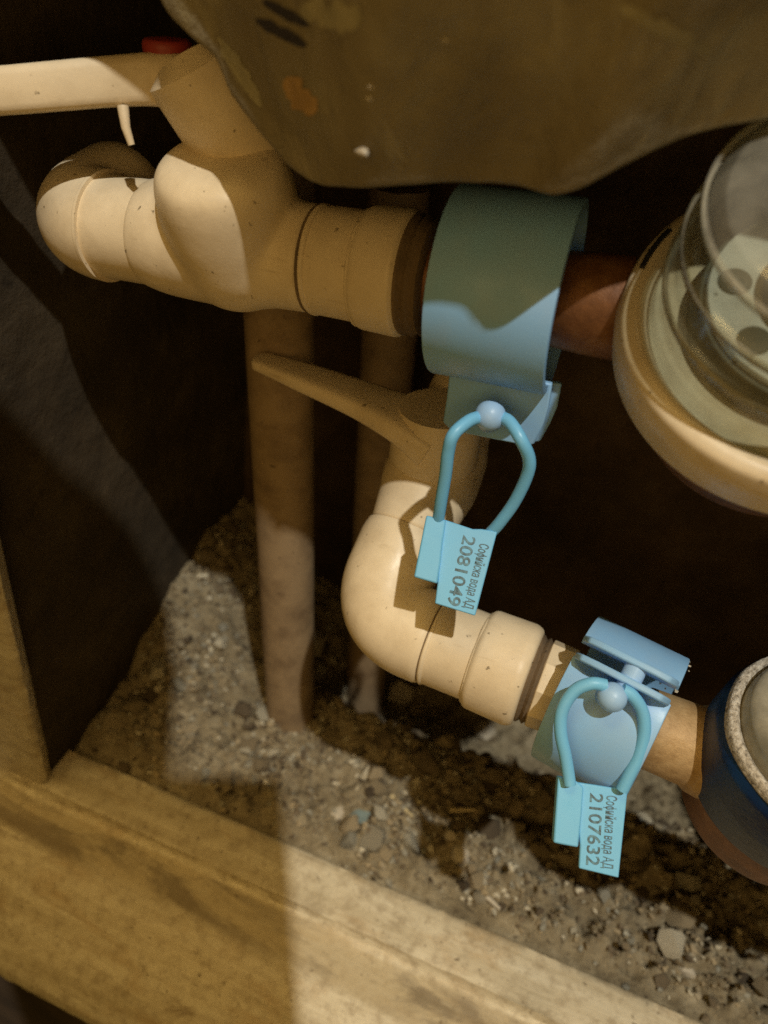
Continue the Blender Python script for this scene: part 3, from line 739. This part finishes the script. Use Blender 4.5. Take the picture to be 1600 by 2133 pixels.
M['dust_light'] = flat("lit_streak_tone", (0.37, 0.335, 0.205))  # pale tone painted where grazing light catches wrinkles of the sack
decal("lit_streak", 1385, 62, 210, 34, 27, 'dust_light', 0.3, 1.2)
decal("lit_streak", 690, 30, 130, 60, 10, 'dust_light', 0.3, 1.2)
decal("lit_streak", 500, 150, 170, 26, 58, 'dust_light', 0.3, 1.0)
decal("stain", 625, 200, 95, 46, 52, 'ink_orange', 0.35, 0.9)
for (x, y, s) in ((757, 315, 2.0), (772, 182, 0.9), (770, 205, 0.7), (928, 84, 0.8)):
    p = on_sack(x, y, 0.2)
    if p is not None:
        vs, fs = hull(s, 12, R, 0.6); obj("chip", [p + v * 0.001 for v in vs], fs, 'plaster', sk, 0)

# ------------------------------------------------------------------ small debris lying on the rubble
def on_floor(px, py):
    d = (P(px, py, 100) - c0).normalized(); t = 0.2
    while t < 0.7:
        q = c0 + d * t
        if q.z * 1000 <= fz(q.x * 1000, q.y * 1000): return q
        t += 0.0008
    return c0 + d * 0.4
def chunk(name, px, py, s, flat_, mat, label, cat, n=20, sx=1.0, rot=0.0):
    q = on_floor(px, py); vs, fs = hull(1.0, n, R, flat_); c_, s_ = math.cos(rot), math.sin(rot)
    V = []
    for v in vs:
        x, y = v.x * sx, v.y; V.append(q + Vector((x * c_ - y * s_, x * s_ + y * c_, v.z + flat_ * 0.4)) * s * 0.001)
    o = obj(name, V, fs, mat, None, 30, q); return tag(o, label, cat)
chunk("plaster_lump", 835, 1452, 11, 0.8, 'plaster', "pale plaster lump behind the lower elbow and dim brown pipe", "lump", 26, 1.2, 0.4)
chunk("plaster_lump", 1010, 1528, 8, 0.7, 'plaster', "small pale plaster lump just below the stepped collar", "lump", 22)
chunk("plaster_lump", 655, 1350, 9, 1.1, 'plaster', "pale plaster lump behind the tall pale pipe", "lump", 24)
chunk("glass_chip", 742, 1712, 7.5, 0.28, 'teal', "flat teal chip lying in the lit rubble", "chip", 16, 1.2, 0.5)
chunk("pebble", 960, 1782, 5.2, 0.8, 'plaster', "round buff pebble in the lit rubble near the frame", "pebble", 40)
chunk("pebble", 805, 1778, 4.6, 0.6, 'stone', "flat pale pebble by the teal chip and the frame", "pebble", 36, 1.3)
chunk("pebble", 938, 1745, 3.2, 0.9, 'plaster', "small cream pebble above the round buff pebble", "pebble", 36)
chunk("pebble", 705, 1695, 4.0, 0.6, 'plaster', "small cream pebble touching the teal chip", "pebble", 30, 1.3, 0.9)
def stick(a, b, r, label, mat='splinter'):
    A, B = on_floor(*a), on_floor(*b); A = A + UP * 0.0018; B = B + UP * 0.0022
    V, Fc = sweep_vf([A, A.lerp(B, 0.5), B], lambda q: r * (1 - 0.35 * q), 6, 0.5)
    o = obj("wood_splinter", V, Fc, mat, None, 20, A); tag(o, label, "splinter")
stick((936, 1690), (990, 1692), 1.5, "bright flat wood splinter on the dark rubble")
stick((815, 1660), (858, 1705), 1.1, "pale wood splinter slanting at the shadow edge of the rubble")
stick((1010, 1868), (1040, 1898), 1.2, "thin white splinter on the soil near the frame", 'plaster')
chunk("plaster_chip", 1430, 2025, 3.6, 0.5, 'plaster', "white plaster chip on the crumbly soil in the corner", "chip", 16, 1.5, 0.2)

# ------------------------------------------------------------------ behind the lens: two unseen blockers added to shade the frame and side wall
ph = thing("shade_card", c2w(Vector((10, 5, -75))), "plain card added behind the lens, unseen, to shade the frame", "shade_card")
slab("shade_card_slab", [c2w(Vector((sx, sy, -75))) for (sx, sy) in ((52.5, -81.5), (52.5, 30), (-56, 30), (-56, -81.5))], -f_, 6, 'shade_skin', ph, 2.0)
bp = thing("shade_blob", c2w(Vector((-16, -65, -95))), "rounded block added behind the lens, unseen, to shade the side wall", "shade_block")
V, Fc = [], []; nu, nv = 28, 16
for a in range(nv + 1):
    for b in range(nu):
        la, lo = math.pi * (a / nv - 0.5), 2 * math.pi * b / nu
        e = lambda q: math.copysign(abs(q) ** 0.6, q)
        V.append(c2w(Vector((-20 + 35 * e(math.cos(la)) * e(math.cos(lo)), -112 + 68 * e(math.sin(la)), -95 + 16 * e(math.cos(la)) * e(math.sin(lo)))) + Vector((1, 1, 0)) * 5 * noise.noise(Vector((a * 0.5, b * 0.5, 0)))))
for a in range(nv):
    for b in range(nu): Fc.append((a * nu + b, a * nu + (b + 1) % nu, (a + 1) * nu + (b + 1) % nu, (a + 1) * nu + b))
obj("shade_blob_body", V, Fc, 'shade_skin', bp, 60)
